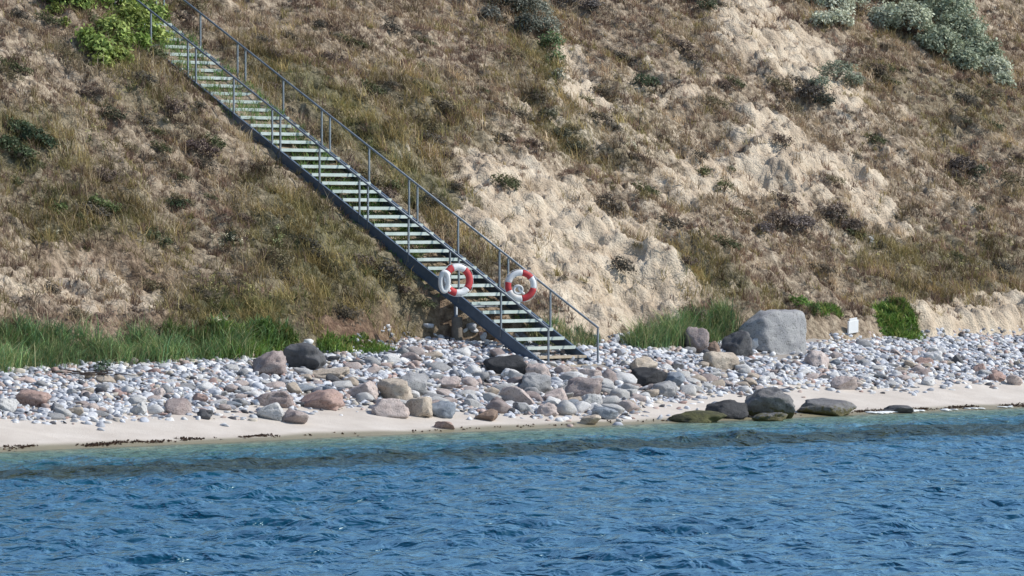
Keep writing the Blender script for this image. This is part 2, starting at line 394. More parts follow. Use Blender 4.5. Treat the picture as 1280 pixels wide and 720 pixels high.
ground('beach', vb_, lambda u, v: {'wet': sm(.75, .25, v+.25*pn(u*.5, v*.5)), 'gravel': sm(.1, .7, v-sand_edge(u)-.2)*.85}, sand_mat())
ground('cliff', vc_, lambda u, v: {'bare': bare_m(u, v), 'green': masks(u, v, GREEN, .6), 'bank': masks(u, v, BROWN, .3)}, cliff_mat())

# ------------------------------------------------------------------ sea
def axis(fa, fb, step, far): return spaced(fa, fb, step, far, 1.3)
xs = axis(-15, 21, .085, (-3000, 3000)); ys = axis(64, 142, .085, (-3500, 143)); ys = ys[ys < 143]
X, Y = np.meshgrid(xs, ys, indexing='ij'); X = X.ravel(); Y = Y.ravel()
Zw = np.zeros(len(X))
wr = np.random.default_rng(5)
for k in range(70):
    lam = .33*math.exp(wr.random()*math.log(12)); th = R(-84) + wr.normal()*.75
    kx, ky = math.cos(th)*2*math.pi/lam, math.sin(th)*2*math.pi/lam
    a = .0068*lam**1.0*(.85 if lam < 1.0 else .75)
    ph = kx*X+ky*Y+wr.random()*6.28 + 1.2*np.sin(X*.35+k)+1.2*np.cos(Y*.21+k*2)
    Zw += a*(np.sin(ph)+.3*np.sin(2*ph+.5))
for k in range(7):      # the longer, lower swell running in to the beach
    lam = wr.uniform(2.2, 5.0); th = R(-88) + wr.normal()*.16; kx, ky = math.cos(th)*2*math.pi/lam, math.sin(th)*2*math.pi/lam
    ph = kx*X+ky*Y+wr.random()*6.28+1.6*pn(X*.16+k, Y*.1)*2; env = sm(-.25, .45, pn(X*.13+k*5, Y*.2, k*1.3))
    Zw += .026*env*(np.sin(ph)+.35*np.cos(2*ph))
uw, vw = uv_of(X, Y)
gust = .75+.45*fbm(X*.12, Y*.06, 3, 2)
Zw *= gust*sm(.2, 7, -vw)*.85 + .12*sm(.3, -.5, vw)
Zw *= sm(600, 200, np.hypot(X, Y-100))
me = mesh_np('sea', np.stack([X, Y, Zw], 1), grid_faces(len(xs), len(ys)))
tag(link('sea', me, water_mat()), kind='structure')

# ------------------------------------------------------------------ stones
def ico(sub):
    import bmesh
    bm = bmesh.new(); bmesh.ops.create_icosphere(bm, subdivisions=sub, radius=1)
    v = np.array([x.co[:] for x in bm.verts]); f = np.array([[q.index for q in x.verts] for x in bm.faces]); bm.free(); return v, f
ICO = {s: ico(s) for s in (2, 3, 4, 5)}
def stone(sub, seed, cuts=6, flat=.85, rough=.12, box=0.0):
    v, f = ICO[sub]; v = v.copy(); q = np.random.default_rng(seed)
    if box:   # squarer boulder
        p = 2+box*4; n = (np.abs(v)**p).sum(1)**(1/p); v = v/n[:, None]
    nz = fbm(v[:, 0]*1.1+seed*3.1, v[:, 1]*1.1, v[:, 2]*1.1, 2); v *= (1+(.28 if box < .9 else .07)*nz)[:, None]
    for k in range(cuts):
        n = q.normal(size=3); n /= np.linalg.norm(n); c = .5+.32*q.random()
        d = v@n; e = np.clip(d-c, 0, None); v -= np.outer(e*flat, n)
    if rough: v *= (1+rough*fbm(v[:, 0]*2.6+seed, v[:, 1]*2.6, v[:, 2]*2.6, 4))[:, None]
    v -= (v.max(0)+v.min(0))/2; v /= ((v.max(0)-v.min(0))/2)
    return v, f
M = dict(
 grey=rock_mat('grey_granite', (.3, .3, .31), (.38, .38, .38)), dark=rock_mat('dark_rock', (.075, .077, .085), (.15, .15, .155), speck=.3),
 black=rock_mat('black_rock', (.028, .03, .034), (.075, .075, .08), speck=.2), pink=rock_mat('pink_granite', (.46, .38, .35), (.56, .49, .46)),
 red=rock_mat('red_granite', (.33, .22, .19), (.44, .32, .28)), white=rock_mat('white_stone', (.6, .6, .6), (.72, .71, .7), speck=.2),
 tan=rock_mat('tan_stone', (.42, .35, .28), (.54, .47, .39)), blue=rock_mat('blue_grey_stone', (.2, .23, .27), (.3, .33, .37), speck=.3),
 purple=rock_mat('purple_grey_granite', (.3, .24, .23), (.4, .34, .32)), brown=rock_mat('brown_stone', (.2, .14, .11), (.3, .22, .17)),
 shore=rock_mat('wet_grey_rock', (.13, .125, .13), (.23, .225, .22), rough=.5, stain=(.09, .08, .03)), moss=rock_mat('mossy_rock', (.045, .045, .035), (.12, .12, .05), speck=.2),
 pale=rock_mat('pale_grey_stone', (.46, .46, .46), (.58, .57, .55)))
PLACED = []   # (u, v, r) so that the small stones keep clear
def boulder(x0, y0, x1, y1, mk, label, name='boulder', cuts=6, box=.15, sub=4, water=False, rough=.1, cat=None, group=None, seed=None, depth=.85):
    cx = (x0+x1)/2
    p, u, v = hit(cx, y1-1, h_base, 0.0 if water else None)
    s = p[1]/F; w = (x1-x0)*s*1.05; h = (y1-y0)*s*1.05
    hz = h/2*(1.25 if not water else 1.3); seed = seed or int(x0*7+y0)
    vv, f = stone(sub, seed, cuts, rough=rough, box=box)
    dpt = max(w*.35, min(w*.5, h*.9))*depth/.85
    if sub == 5 and not water:      # the block: upright right side, back sloping down to the left
        t = np.clip((-.3-vv[:, 0])/.7, 0, 1); up = vv[:, 2] > -.2; vv[:, 2] = np.where(up, -.2+(vv[:, 2]+.2)*(1-.5*t-.06*(vv[:, 0] < 2)*(.9-vv[:, 0])), vv[:, 2]); vv[:, 1] *= 1-.25*t
    vv = vv*np.array([w/2, dpt, hz]); me = mesh_np(name, vv, f)
    o = link(name, me, M[mk]); top = p[2] + h
    o.location = (p[0], p[1]+dpt*.6, top-hz + (0 if water else 0))
    # keep the top where the photo has it: the stone stands a little up the beach, so sink its foot
    tag(o, label, cat or ('boulder' if w > .75 else 'rock'), group); PLACED.append((*uv_of(p[0], p[1]+dpt*.6), w*.5)); return o
B = [
 (922,389,1008,441,'grey','largest blocky grey boulder, flat topped, at the foot of the cliff',dict(cuts=2,box=1.0,sub=5,rough=.05,seed=3)),
 (902,415,941,447,'dark','dark grey angular boulder just left of the largest block',dict(cuts=7)),
 (856,411,886,442,'purple','rounded grey boulder in the beach grass, left of the dark angular one',{}),
 (880,441,924,463,'tan','low beige boulder lying in front of the dark angular one',{}),
 (936,424,952,440,'white','small white stone between the largest block and its dark neighbour',{}),
 (884,428,902,445,'brown','small brown stone wedged beside the dark angular boulder',{}),
 (1006,440,1037,461,'pink','pinkish tan rounded boulder in the shingle right of the largest block',{}),
 (784,447,822,466,'tan','sandy pink boulder sitting above a dark slab right of the stairs',{}),
 (786,461,834,484,'black','dark slab with pale top right of the foot of the stairs',dict(cuts=8)),
 (1039,472,1072,488,'pink','low pink boulder at the sand edge, right of centre',{}),
 (308,441,357,470,'purple','rough pinkish grey boulder at the end of the green grass',dict(cuts=9,rough=.16)),
 (352,431,406,462,'dark','smooth dark humped boulder under the bank left of the stairs',dict(cuts=3,rough=.05)),
 (383,461,436,474,'tan','flat oblong tan block below the smooth dark humped boulder',dict(cuts=4,box=.6)),
 (372,489,430,512,'red','long reddish granite boulder near the sand, left of centre',{}),
 (317,491,366,510,'purple','low purplish boulder left of the long reddish one',{}),
 (321,505,355,525,'pale','faceted whitish pink rock at the edge of the sand',dict(cuts=9)),
 (350,514,385,531,'purple','mauve rock with a dark left face lowest on the sand',dict(cuts=9)),
 (428,478,473,499,'pink','pinkish slab with a shaded left end',dict(cuts=8)),
 (472,475,515,503,'tan','round tan boulder beside the long tilted slab',dict(cuts=3,rough=.05)),
 (465,500,511,522,'pink','broad pinkish white boulder in front of the round tan one',{}),
 (507,498,540,522,'tan','beige boulder right of the broad pinkish white one',{}),
 (535,503,569,523,'blue','blue grey rounded boulder at the sand edge',{}),
 (488,468,534,495,'grey','long tilted grey slab behind the round tan boulder',dict(cuts=8)),
 (605,446,659,469,'black','black humped boulder left of the foot of the stairs',dict(cuts=3,rough=.05)),
 (652,456,688,474,'pink','pink rounded boulder touching the lowest step',dict(cuts=3)),
 (649,468,689,492,'grey','speckled grey round boulder below the pink one at the stairs',dict(cuts=3)),
 (622,485,669,507,'pink','large pinkish tan boulder below the black humped one',dict(cuts=4)),
 (678,487,711,506,'pink','pale pink boulder right of the large pinkish tan one',dict(cuts=4)),
 (706,474,753,502,'purple','big grey brown boulder below the foot of the stairs',{}),
 (727,494,753,512,'pale','whitish rounded boulder in front of the big grey brown one',dict(cuts=3)),
 (740,510,772,525,'blue','blue and white rock low on the shore below the stairs',{}),
 (547,472,576,487,'pink','oval pinkish stone halfway up the shingle left of the stairs',dict(cuts=2)),
 (641,504,668,518,'grey','low grey rock at the sand below the large pinkish tan boulder',{}),
 (670,505,698,521,'pink','rosy rock low on the shore under the stairs',{}),
 (752,462,773,481,'purple','upright grey pink stone just right of the last stair post',{}),
 (722,462,752,474,'pink','flat pink stone directly in front of the bottom step',dict(cuts=8)),
 (594,513,622,527,'brown','brownish rock at the shoreline left of the rosy one',{}),
 (724,520,751,532,'tan','tan rock nearest the water below the stairs',{}),
 (541,528,568,537,'red','small reddish rock alone on the sand by the water',{}),
 (626,462,649,474,'white','white oval stone in front of the black humped boulder',dict(cuts=2)),
 (817,478,846,497,'grey','pale grey domed rock at the right end of the boulders',{}),
 (823,467,856,486,'blue','tilted blue grey slab behind the pale domed rock',dict(cuts=8)),
 (20,489,62,509,'red','reddish brown boulder in the shingle at the far left',{}),
 (-6,500,22,518,'pale','whitish angular rock cut by the left edge of the view',{}),
 (236,493,260,506,'red','dark red stone on bare sand left of centre',{}),
 (204,500,238,519,'purple','grey brown slab at the sand edge on the left',dict(cuts=8)),
 (79,510,104,521,'tan','low tan stone at the sand edge near the far left',{}),
 (162,504,183,520,'pale','pale domed stone at the sand edge on the left',{}),
 (246,513,266,525,'dark','dark stone with sand piled around it on the left beach',{}),
 (190,486,206,498,'pink','small pink stone in the left shingle',{}),
 (1156,440,1179,454,'white','flat white stone in the right shingle above a reddish one',dict(cuts=3)),
 (1190,445,1207,457,'dark','dark grey triangular stone in the right shingle',dict(cuts=8)),
 (1144,448,1167,459,'red','long reddish stone below the flat white one on the right',{}),
 (1236,466,1257,478,'red','reddish stone with a dark side at the right sand edge',{}),
 (1152,472,1169,483,'white','white egg shaped stone at the right sand edge',dict(cuts=2)),
 (1216,456,1232,468,'red','small red stone in the far right shingle',{}),
 (1259,470,1279,483,'pink','pink stone at the right edge of the view',{}),
 (836,515,908,529,'moss','flat boulder covered in green weed at the water edge',dict(water=True,cuts=3)),
 (883,502,936,524,'black','wet black boulder between the weedy flat one and the tall one',dict(water=True)),
 (930,487,993,524,'shore','tall dark grey boulder standing in the water edge with yellow weed at its foot',dict(water=True,cuts=5,sub=5,box=.05,rough=.07)),
 (998,500,1071,520,'shore','long low grey boulder in the shallows right of the tall one',dict(water=True)),
 (1104,508,1142,517,'dark','small dark rock awash at the shoreline on the right',dict(water=True)),
 (940,517,985,527,'shore','low weedy rocks at the foot of the tall shoreline boulder',dict(water=True,cuts=3)),
]
for x0, y0, x1, y1, mk, lb, kw in B: boulder(x0, y0, x1, y1, mk, lb, **kw)

# medium cobbles: individual things
PAL = [('pale', 'pale grey'), ('white', 'white'), ('pink', 'pinkish'), ('grey', 'mid grey'), ('blue', 'blue grey'), ('tan', 'tan'), ('purple', 'mauve grey'), ('dark', 'dark')]
PW = np.array([.27, .2, .14, .14, .08, .08, .06, .03]); PW /= PW.sum()
protos = {}
for k, (mk, cn) in enumerate(PAL):
    for j in range(4):
        vv, f = stone(3, 200+k*7+j, 4 if j % 2 else 7, rough=.06, box=.1)
        me = mesh_np('cobble', vv, f); me.materials.append(M[mk]); protos[mk, j] = me
PL = np.array(PLACED)
cnt = 0; tries = 0; SMALLCLEAR = []
cr = np.random.default_rng(21)
while cnt < 235 and tries < 20000:
    tries += 1
    u = cr.uniform(-17, 26); v = cr.uniform(1.2, 8.3)
    se = float(sand_edge(u))
    low = math.exp(-((v-se-1.0)/1.3)**2); mid = math.exp(-((u-4.5)/5.5)**2)
    if v < se+.05 or cr.random() > (.12+.88*low)*(.14+.86*mid): continue
    r = cr.uniform(.15, .22)*(1+.25*mid+.6*low*mid*cr.random())
    d = np.hypot(PL[:, 0]-u, PL[:, 1]-v)
    if (d < PL[:, 2]*.8+r*.9).any(): continue
    x, y = xy_of(u, v); z = float(h_base(u, v)); px, py = project(x, y, z)
    if not (-20 < px < 1300): continue
    if 690 < px < 750 and 440 < py < 462: continue
    ki = int(cr.choice(len(PAL), p=PW)); mk, cn = PAL[ki]
    o = bpy.data.objects.new('cobble', protos[mk, int(cr.integers(4))]); C.objects.link(o)
    fl = cr.uniform(.42, .75); o.scale = (r*cr.uniform(1, 1.35), r*cr.uniform(.75, 1.1), r*fl)
    o.rotation_euler = (cr.normal()*.18, cr.normal()*.18+.1, cr.uniform(0, 6.28)); o.location = (x, y, z+r*fl*.55)
    tag(o, 'one of the %s cobbles scattered in the shingle bank' % cn, 'stone', '%s cobbles in the shingle bank' % cn)
    PL = np.vstack([PL, [u, v, r]]); cnt += 1

# small shingle: uncountable
def scatter_stones(n, urange, vfun, rfun, seed, zlift, pal, name, label):
    q = np.random.default_rng(seed); sv = [stone(2, 500+i, 5, rough=.05, box=.1) for i in range(14)]
    u = q.uniform(*urange, n); v = vfun(q, u); x, y = xy_of(u, v); z = h_base(u, v); px, py = project(x, y, z)
    ok = (px > -160) & (px < 1440) & (z < 2.3) & ~((np.abs(u-US-WS/2) < WS/2+.1) & (v < VB) & (v > VB-.5)); u, v, x, y, z = u[ok], v[ok], x[ok], y[ok], z[ok]
    if len(PL):
        big = PL[PL[:, 2] > .3]; keep = np.ones(len(u), bool)
        for bu, bv, br in big: keep &= (np.hypot(u-bu, v-bv) > br*.8) & ~((np.hypot(x-xy_of(bu, bv)[0], (y-xy_of(bu, bv)[1]+br*.9)*.8) < br*.85) & (q.random(len(u)) < .8))
        u, v, x, y, z = u[keep], v[keep], x[keep], y[keep], z[keep]
    n = len(u); r = rfun(q, u, v)
    ki = q.choice(len(pal), size=n, p=np.array([p[1] for p in pal])/sum(p[1] for p in pal))
    cols = np.array([p[0] for p in pal])[ki]*(q.uniform(.76, 1.1, n)[:, None])
    Vs, Fs, Cs = [], [], []; off = 0
    pi = q.integers(0, 14, n)
    for i in range(14):
        idx = np.where(pi == i)[0]; pv, pf = sv[i]; m = len(idx)
        if not m: continue
        s = np.stack([r[idx]*q.uniform(1, 1.4, m), r[idx]*q.uniform(.75, 1.05, m), r[idx]*q.uniform(.35, .75, m)], 1)
        P = pv[None]*s[:, None]
        ax, ay, az = q.normal(size=m)*.35, q.normal(size=m)*.35, q.uniform(0, 6.28, m)
        for (a, i1, i2) in ((ax, 1, 2), (ay, 2, 0), (az, 0, 1)):
            c_, s_ = np.cos(a)[:, None], np.sin(a)[:, None]; p1, p2 = P[..., i1].copy(), P[..., i2].copy()
            P[..., i1] = c_*p1-s_*p2; P[..., i2] = s_*p1+c_*p2
        P += np.stack([x[idx], y[idx], z[idx]+s[:, 2]*.2+q.uniform(*zlift, m)], 1)[:, None]
        Vs.append(P.reshape(-1, 3)); Fs.append((pf[None]+(np.arange(m)*len(pv))[:, None, None]+off).reshape(-1, 3)); off += m*len(pv)
        Cs.append(np.repeat(cols[idx], len(pv), 0))
    me = mesh_np(name, np.concatenate(Vs), np.concatenate(Fs), {'tint': np.concatenate(Cs)})
    return tag(link(name, me, MPEB), label, 'shingle', kind='stuff')
MPEB = pebble_mat()
PP = [((.58, .6, .64), 5), ((.44, .46, .51), 3), ((.72, .72, .72), 3.2), ((.48, .38, .34), 1.9), ((.24, .25, .28), 1.6), ((.09, .09, .1), 1.1), ((.52, .47, .4), 1.3), ((.4, .28, .25), .5)]
def vf(q, u): e = sand_edge(u); return e + .1 + (vfoot(u)+.12-e)*q.random(len(u))
scatter_stones(22000, (-19, 36), vf, lambda q, u, v: q.uniform(.05, .112, len(u))*np.where(q.random(len(u)) < .12, 1.4, 1), 31, (-.01, .03), PP, 'shingle', 'bank of small pale grey and white shingle below the cliff')
def vf2(q, u): e = sand_edge(u); return e - np.abs(q.normal(size=len(u)))*.55+.2
scatter_stones(1100, (-19, 30), vf2, lambda q, u, v: q.uniform(.04, .12, len(u)), 33, (-.03, 0), PP[:8], 'loose_pebbles', 'loose pebbles strewn on the upper edge of the sand')

# ------------------------------------------------------------------ grass blades and leaves
def blades(base, n_per, length, width, spread, col, q, jit=.25, droop=.5):
    """base (T,3); per tuft arrays length, col (T,3)"""
    T = len(base); n = T*n_per
    b = np.repeat(base, n_per, 0); L = np.repeat(length, n_per)*q.uniform(.5, 1.15, n); c = np.repeat(col, n_per, 0)*q.uniform(1-jit, 1+jit, n)[:, None]
    th = q.uniform(0, 2*np.pi, n); lean = spread*np.abs(q.normal(size=n))*.8+.1
    d = np.stack([np.cos(th)*np.sin(lean), np.sin(th)*np.sin(lean), np.cos(lean)], 1)
    b = b + np.stack([q.normal(size=n), q.normal(size=n), np.zeros(n)], 1)*(np.repeat(length, n_per)*.22)[:, None]
    side = np.stack([-np.sin(th), np.cos(th), np.zeros(n)], 1); tw = q.uniform(-1, 1, n)[:, None]
    side = side + np.stack([np.cos(th), np.sin(th), np.zeros(n)], 1)*tw; side /= np.linalg.norm(side, axis=1)[:, None]
    w = (width*q.uniform(.6, 1.3, n))[:, None]
    mid = b + d*(L*.55)[:, None]; d2 = d + np.stack([np.cos(th)*.5, np.sin(th)*.5, -np.full(n, droop)], 1)*q.uniform(.3, 1.3, n)[:, None]
    tip = mid + d2*(L*.5)[:, None]
    P = np.stack([b-side*w*.5, b+side*w*.5, mid-side*w*.45, mid+side*w*.45, tip-side*w*.08, tip+side*w*.08], 1).reshape(-1, 3)
    k = np.arange(n)*6; Fc = np.concatenate([np.stack([k, k+1, k+3, k+2], 1), np.stack([k+2, k+3, k+5, k+4], 1)])
    return P, Fc, np.repeat(c, 6, 0)
def join(parts):
    off = 0; Vs, Fs, Cs = [], [], []
    for P, Fc, c in parts: Vs.append(P); Fs.append(Fc+off); Cs.append(c); off += len(P)
    return np.concatenate(Vs), np.concatenate(Fs), np.concatenate(Cs)
MGR = leaf_mat('grass_blades', .35, .75, 1.4); MLF = leaf_mat('leaves', .25, .6, 5)

q = np.random.default_rng(77)
n = 125000
u = q.uniform(-24, 59, n); v = q.uniform(9.0, 47, n); x, y = xy_of(u, v); z = h_full(u, v); px, py = project(x, y, z)
ok = (px > -170) & (px < 1450) & (py > -150); u, v, x, y, z, px, py = [a[ok] for a in (u, v, x, y, z, px, py)]
bm_ = bare_m(u, v); gm = masks(u, v, GREEN, .6); bk = masks(u, v, BROWN, .3)
dens = fbm(u*.9, v*.7, 91, 3)
p = np.clip(1.05-bm_*1.15, .02+.3*sm(.35, .8, fbm(u*1.5, v*1.2, 191, 2)), 1)*(1-.9*bk)*np.clip(.75+dens*.9, .15, 1)
instair = (u > US-.1) & (u < US+WS+.1)
p = np.where(instair & (v < 12), p*.2, p)
ok = q.random(len(u)) < p; u, v, x, y, z, gm, bm_ = [a[ok] for a in (u, v, x, y, z, gm, bm_)]; instair = instair[ok]
k1 = fbm(u*.45, v*.35, 5, 3) + .35*q.normal(size=len(u)); k2 = fbm(u*.7, v*.5, 15, 3)+.3*q.normal(size=len(u))
TAN, PUR, OLV, GRN, STR = map(np.array, [(.49, .38, .25), (.29, .2, .155), (.36, .31, .14), (.19, .21, .08), (.66, .56, .41)])
col = np.where((k1 > .16)[:, None], TAN, PUR); col = np.where((k1 > .55)[:, None], STR, col); col = np.where((k2 > .5)[:, None], OLV, col)
gg = gm+.25*q.normal(size=len(u)); col = np.where((gg > .45)[:, None], OLV, col); col = np.where((gg > .9)[:, None], GRN, col); col = np.where(((gg > .45) & (k1 > .25))[:, None], np.array((.46, .36, .16)), col)
lum_ = .9+.62*fbm(u*.75, v*.7, 201, 4); col = col*np.clip(lum_, .34, 1.4)[:, None]*(np.array((.86, .84, .8))+np.array((.1, .08, .08))*sm(US, US+6, u)[:, None])
col = np.where((instair & (q.random(len(u)) < .8))[:, None], np.array((.2, .31, .1)), col)
ln = q.uniform(.15, .36, len(u))*(1+.5*(k1 > .1))*(1+.4*(gm > .3)); ln = np.where(instair, .3, ln); ln = np.where((u > US-.8) & (u < US+.1) & (v < 20), ln*.55, ln)
P, Fc, Cc = blades(np.stack([x, y, z-.03], 1), 13, ln, .017, .75, col, q)
tag(link('slope_grass', mesh_np('slope_grass', P, Fc, {'tint': Cc}, False), MGR), 'dry tan and olive grass covering the steep slope', 'grass', kind='stuff')

# tall beach grass along the foot of the cliff
def grass_patch(poly, n, length, col, name, label, seed, width=.02, spread=.35, n_per=11, z0=None, weed=0.0):
    pu = to_uv(poly); q = np.random.default_rng(seed); lo, hi = pu.min(0), pu.max(0)
    u = q.uniform(lo[0], hi[0], n); v = q.uniform(lo[1], hi[1], n)
    ok = (sdist(pu, u + .3*pn(u*1.5, v), v) < 0) & (fbm(u*1.3, v*1.3, 44, 3) > -.28); u, v = u[ok], v[ok]; x, y = xy_of(u, v); z = h_full(u, v)
    cc = np.array(col)[q.integers(0, len(col), len(u))]; cn = fbm(u*.8, v*.8, 8, 2); cc = cc*(1+.45*cn)[:, None]
    ll = length*q.uniform(.5, 1.2, len(u))*(1+.7*fbm(u*1.1, v*1.1, 3, 2))
    P, Fc, Cc = blades(np.stack([x, y, z-.02], 1), n_per, ll, width, spread, cc, q, droop=.35)
    return tag(link(name, mesh_np(name, P, Fc, {'tint': Cc}, False), MGR), label, 'grass', kind='stuff')
BG = [(.18, .31, .12), (.24, .36, .14), (.13, .24, .12), (.3, .33, .14), (.42, .4, .22)]
LG = [(.16, .28, .06), (.22, .34, .08), (.12, .2, .06), (.3, .33, .1)]
grass_patch([(-40,425),(100,432),(240,428),(300,436),(300,448),(240,452),(100,457),(-40,468)], 5200, .55, BG, 'beach_grass', 'tall green beach grass along the foot of the cliff on the left', 1, spread=.6)
grass_patch([(200,425),(330,415),(370,432),(340,448),(210,452)], 1500, .34, LG+BG[:2], 'leafy_weeds', 'low leafy green weeds between the beach grass and the rough boulder', 2, width=.035, spread=.8)
grass_patch([(392,436),(480,434),(486,443),(400,443)], 900, .22, LG, 'bright_weeds', 'bright green low weeds on top of the shingle left of the stairs', 3, width=.035, spread=.9)
grass_patch([(790,434),(835,418),(905,405),(915,425),(880,434),(790,438)], 2600, .6, BG, 'dune_grass', 'tall grey green grass between the stairs and the largest boulder', 4)
grass_patch([(640,405),(720,412),(750,432),(700,440),(655,425)], 500, .4, BG[2:], 'sparse_grass', 'sparse grass growing behind the lower steps', 5)
grass_patch([(1085,385),(1120,378),(1150,420),(1150,427),(1095,418)], 1500, .26, LG, 'green_creeper', 'bright green creeping weeds at the cliff foot right of the white board', 6, width=.04, spread=.95)
grass_patch([(1010,385),(1040,385),(1050,405),(1020,405)], 500, .24, LG, 'small_creeper', 'small patch of bright green weeds right of the largest boulder', 7, width=.04, spread=.95)

# ------------------------------------------------------------------ shrubs
MTW = plain('twig_bark', (.16, .12, .09), .9, 0, .4, 20)
def leaves(cen, rad, n, size, col, q, jit=.3, shell=.55, up=.35):
    """leaves in an ellipsoid lobe, denser to its outside, grouped into sprigs"""
    k = max(1, n//9); d = q.normal(size=(k, 3)); d /= np.linalg.norm(d, axis=1)[:, None]; d[:, 2] = np.where(d[:, 2] < -.3, -d[:, 2], d[:, 2])
    lum = (1+.55*pn(d[:, 0]*2.2+cen[0]*3, d[:, 1]*2.2, d[:, 2]*2.2))
    s = (shell+(1-shell)*q.random(k)**.6)*np.clip(.75+.45*(lum-1)/.5+.25, .55, 1.2)
    cp = cen + d*rad*s[:, None]
    c = np.repeat(cp, 9, 0) + q.normal(size=(k*9, 3))*size*1.15; m = len(c)
    nrm = np.repeat(d, 9, 0) + q.normal(size=(m, 3))*.7 + np.array([0, 0, up]); nrm /= np.linalg.norm(nrm, axis=1)[:, None]
    a = np.cross(nrm, q.normal(size=(m, 3))); a /= np.linalg.norm(a, axis=1)[:, None]; b = np.cross(nrm, a)
    L = (size*q.uniform(.6, 1.4, m))[:, None]; W = L*.5
    P = np.stack([c-a*L, c-b*W, c+a*L, c+b*W], 1).reshape(-1, 3); kk = np.arange(m)*4
    cc = np.array(col)*(np.repeat(np.clip(lum, .45, 1.6), 9)*q.uniform(1-jit, 1+jit, m))[:, None]
    return P, np.stack([kk, kk+1, kk+2, kk+3], 1), np.repeat(cc, 4, 0)
def shrub(name, lobes, col, label, size=.05, dens=300, lift=.35, group=None, cat='shrub', seed=0, squash=.85):
    q = np.random.default_rng(seed+int(lobes[0][0])); parts = []; roots = []
    for (lx, ly, r) in lobes:
        p, u, v = hit(lx, ly, h_full); s = p[1]/F; rr = r*s*(1.2 if name == 'sea_buckthorn' else 1); c = p + np.array([0, 0, rr*lift]); roots.append((p, c, rr))
        colr = col if isinstance(col, tuple) else col[int(q.integers(len(col)))]
        parts.append(leaves(c, np.array([rr, rr*.8, rr*squash]), int(dens*(rr/.3)**1.6)+40, size, colr, q))
    P, Fc, Cc = join(parts); base = Vector(roots[0][0])
    e = empty(name, base)
    me = mesh_np('foliage', P-np.array(base), Fc, {'tint': Cc}, False); link('foliage', me, MLF, e)
    mb = MB(); 
    for p, c, rr in roots:
        p = Vector(p)-base; c = Vector(c)-base
        for k in range(5):
            d = Vector((q.normal(), q.normal(), abs(q.normal())+.5)).normalized()*rr*.85
            mb.tube([p-Vector((0, 0, .05)), p+(c-p)*.5+d*.4, c+d], [max(.012, rr*.03), max(.009, rr*.02), .005], 5)
    mb.build('branches', MTW, e)
    tag(e, label, cat, group); return e
BUCK = [(.46, .49, .36), (.56, .58, .45), (.33, .37, .26)]
shrub('sea_buckthorn', [(1115,5,30),(1150,18,36),(1180,35,32),(1135,40,26),(1200,60,30),(1172,68,24),(1225,82,24),(1205,90,18),(1245,98,17),(1105,32,16),(1100,-18,36),(1155,-16,34),(1190,5,20),(1255,108,9)], BUCK, 'large silvery green bush spilling down the top right of the slope', .06, 520)
shrub('sea_buckthorn', [(1018,10,22),(1040,20,24),(1060,8,20),(1010,-12,24),(1045,-14,24),(1050,36,15),(1028,34,12)], BUCK, 'smaller silvery green bush left of the large silvery one', .055, 480)
GL = [(.2, .29, .06), (.26, .34, .09), (.14, .22, .055), (.3, .36, .1)]
shrub('leafy_bush', [(112,8,34),(145,14,32),(162,38,27),(138,50,24),(95,15,22),(125,70,18),(108,60,14),(182,48,18),(188,28,22),(172,62,16),(135,-20,34),(90,-15,30),(150,62,16),(150,78,14),(196,54,14),(75,5,20),(128,84,11)], GL, 'bright green leafy bush at the top left beside the stairs', .075, 300)
shrub('leafy_bush', [(262,-8,18),(290,-8,18),(318,-2,16)], GL, 'green bush at the very top just right of the handrail', .07, 320)
shrub('leafy_bush', [(68,20,12),(80,35,8)], [(.2, .24, .06)], 'small yellowish bush at the top left corner', .05, 320)
DK = [(.09, .1, .075), (.12, .12, .095), (.11, .1, .09)]
shrub('dark_shrub', [(622,6,28),(645,20,26),(612,28,16),(660,38,18),(640,-12,26)], [(.14, .15, .12), (.2, .2, .17), (.15, .14, .13)], 'dark grey shrub near the top middle of the slope', .045, 420)
shrub('dark_shrub', [(672,22,20),(683,42,18),(690,62,17),(694,82,13),(697,98,8)], [(.17, .23, .11), (.28, .29, .23)], 'grey and green shrub trailing above the pale gully', .045, 420)
shrub('dark_shrub', [(712,8,18),(738,14,14),(700,-8,16)], [(.17, .15, .14)], 'greyish brown shrub at the top right of the pale gully', .04, 380)
shrub('dark_shrub', [(868,2,16),(885,12,12),(850,-8,14)], [(.1, .12, .07)], 'dark green shrub at the top beside the large bare slab', .04, 380)
shrub('pale_shrub', [(1045,100,24),(1065,108,16),(1025,112,16)], [(.25, .26, .12), (.27, .3, .22)], 'yellowish grey rounded shrub in the middle of the bare right slope', .04, 380, squash=.6)
shrub('dark_shrub', [(1012,125,18),(1030,132,14)], DK, 'dark low shrub under the yellowish grey one', .04, 380, squash=.6)
shrub('dark_shrub', [(22,170,20),(42,178,18),(8,188,18),(58,186,12),(30,198,14)], [(.07, .1, .055), (.09, .12, .06)], 'dark green spreading shrub at the left edge of the slope', .045, 380, squash=.6)
shrub('dark_shrub', [(220,264,13)], [(.07, .1, .05)], 'small round dark green shrub on the left slope', .035, 480)
shrub('dark_shrub', [(289,302,10)], [(.08, .09, .055)], 'small dark shrub below right of the round dark green one', .035, 480)
shrub('dark_shrub', [(245,190,16),(262,197,14)], [(.14, .1, .09)], 'purplish brown shrub on the left slope below the stairs', .035, 380, squash=.6)
shrub('dark_shrub', [(137,148,13),(150,152,9)], [(.1, .1, .06)], 'small olive shrub on the upper left slope', .035, 380)
shrub('dark_shrub', [(802,112,13),(815,108,10)], [(.08, .11, .06)], 'small dark green shrub right of the pale gully', .035, 420)
shrub('dark_shrub', [(1202,215,20),(1222,222,15),(1188,224,12)], [(.1, .11, .07), (.11, .09, .08)], 'dark low shrub on the right slope', .04, 380, squash=.6)
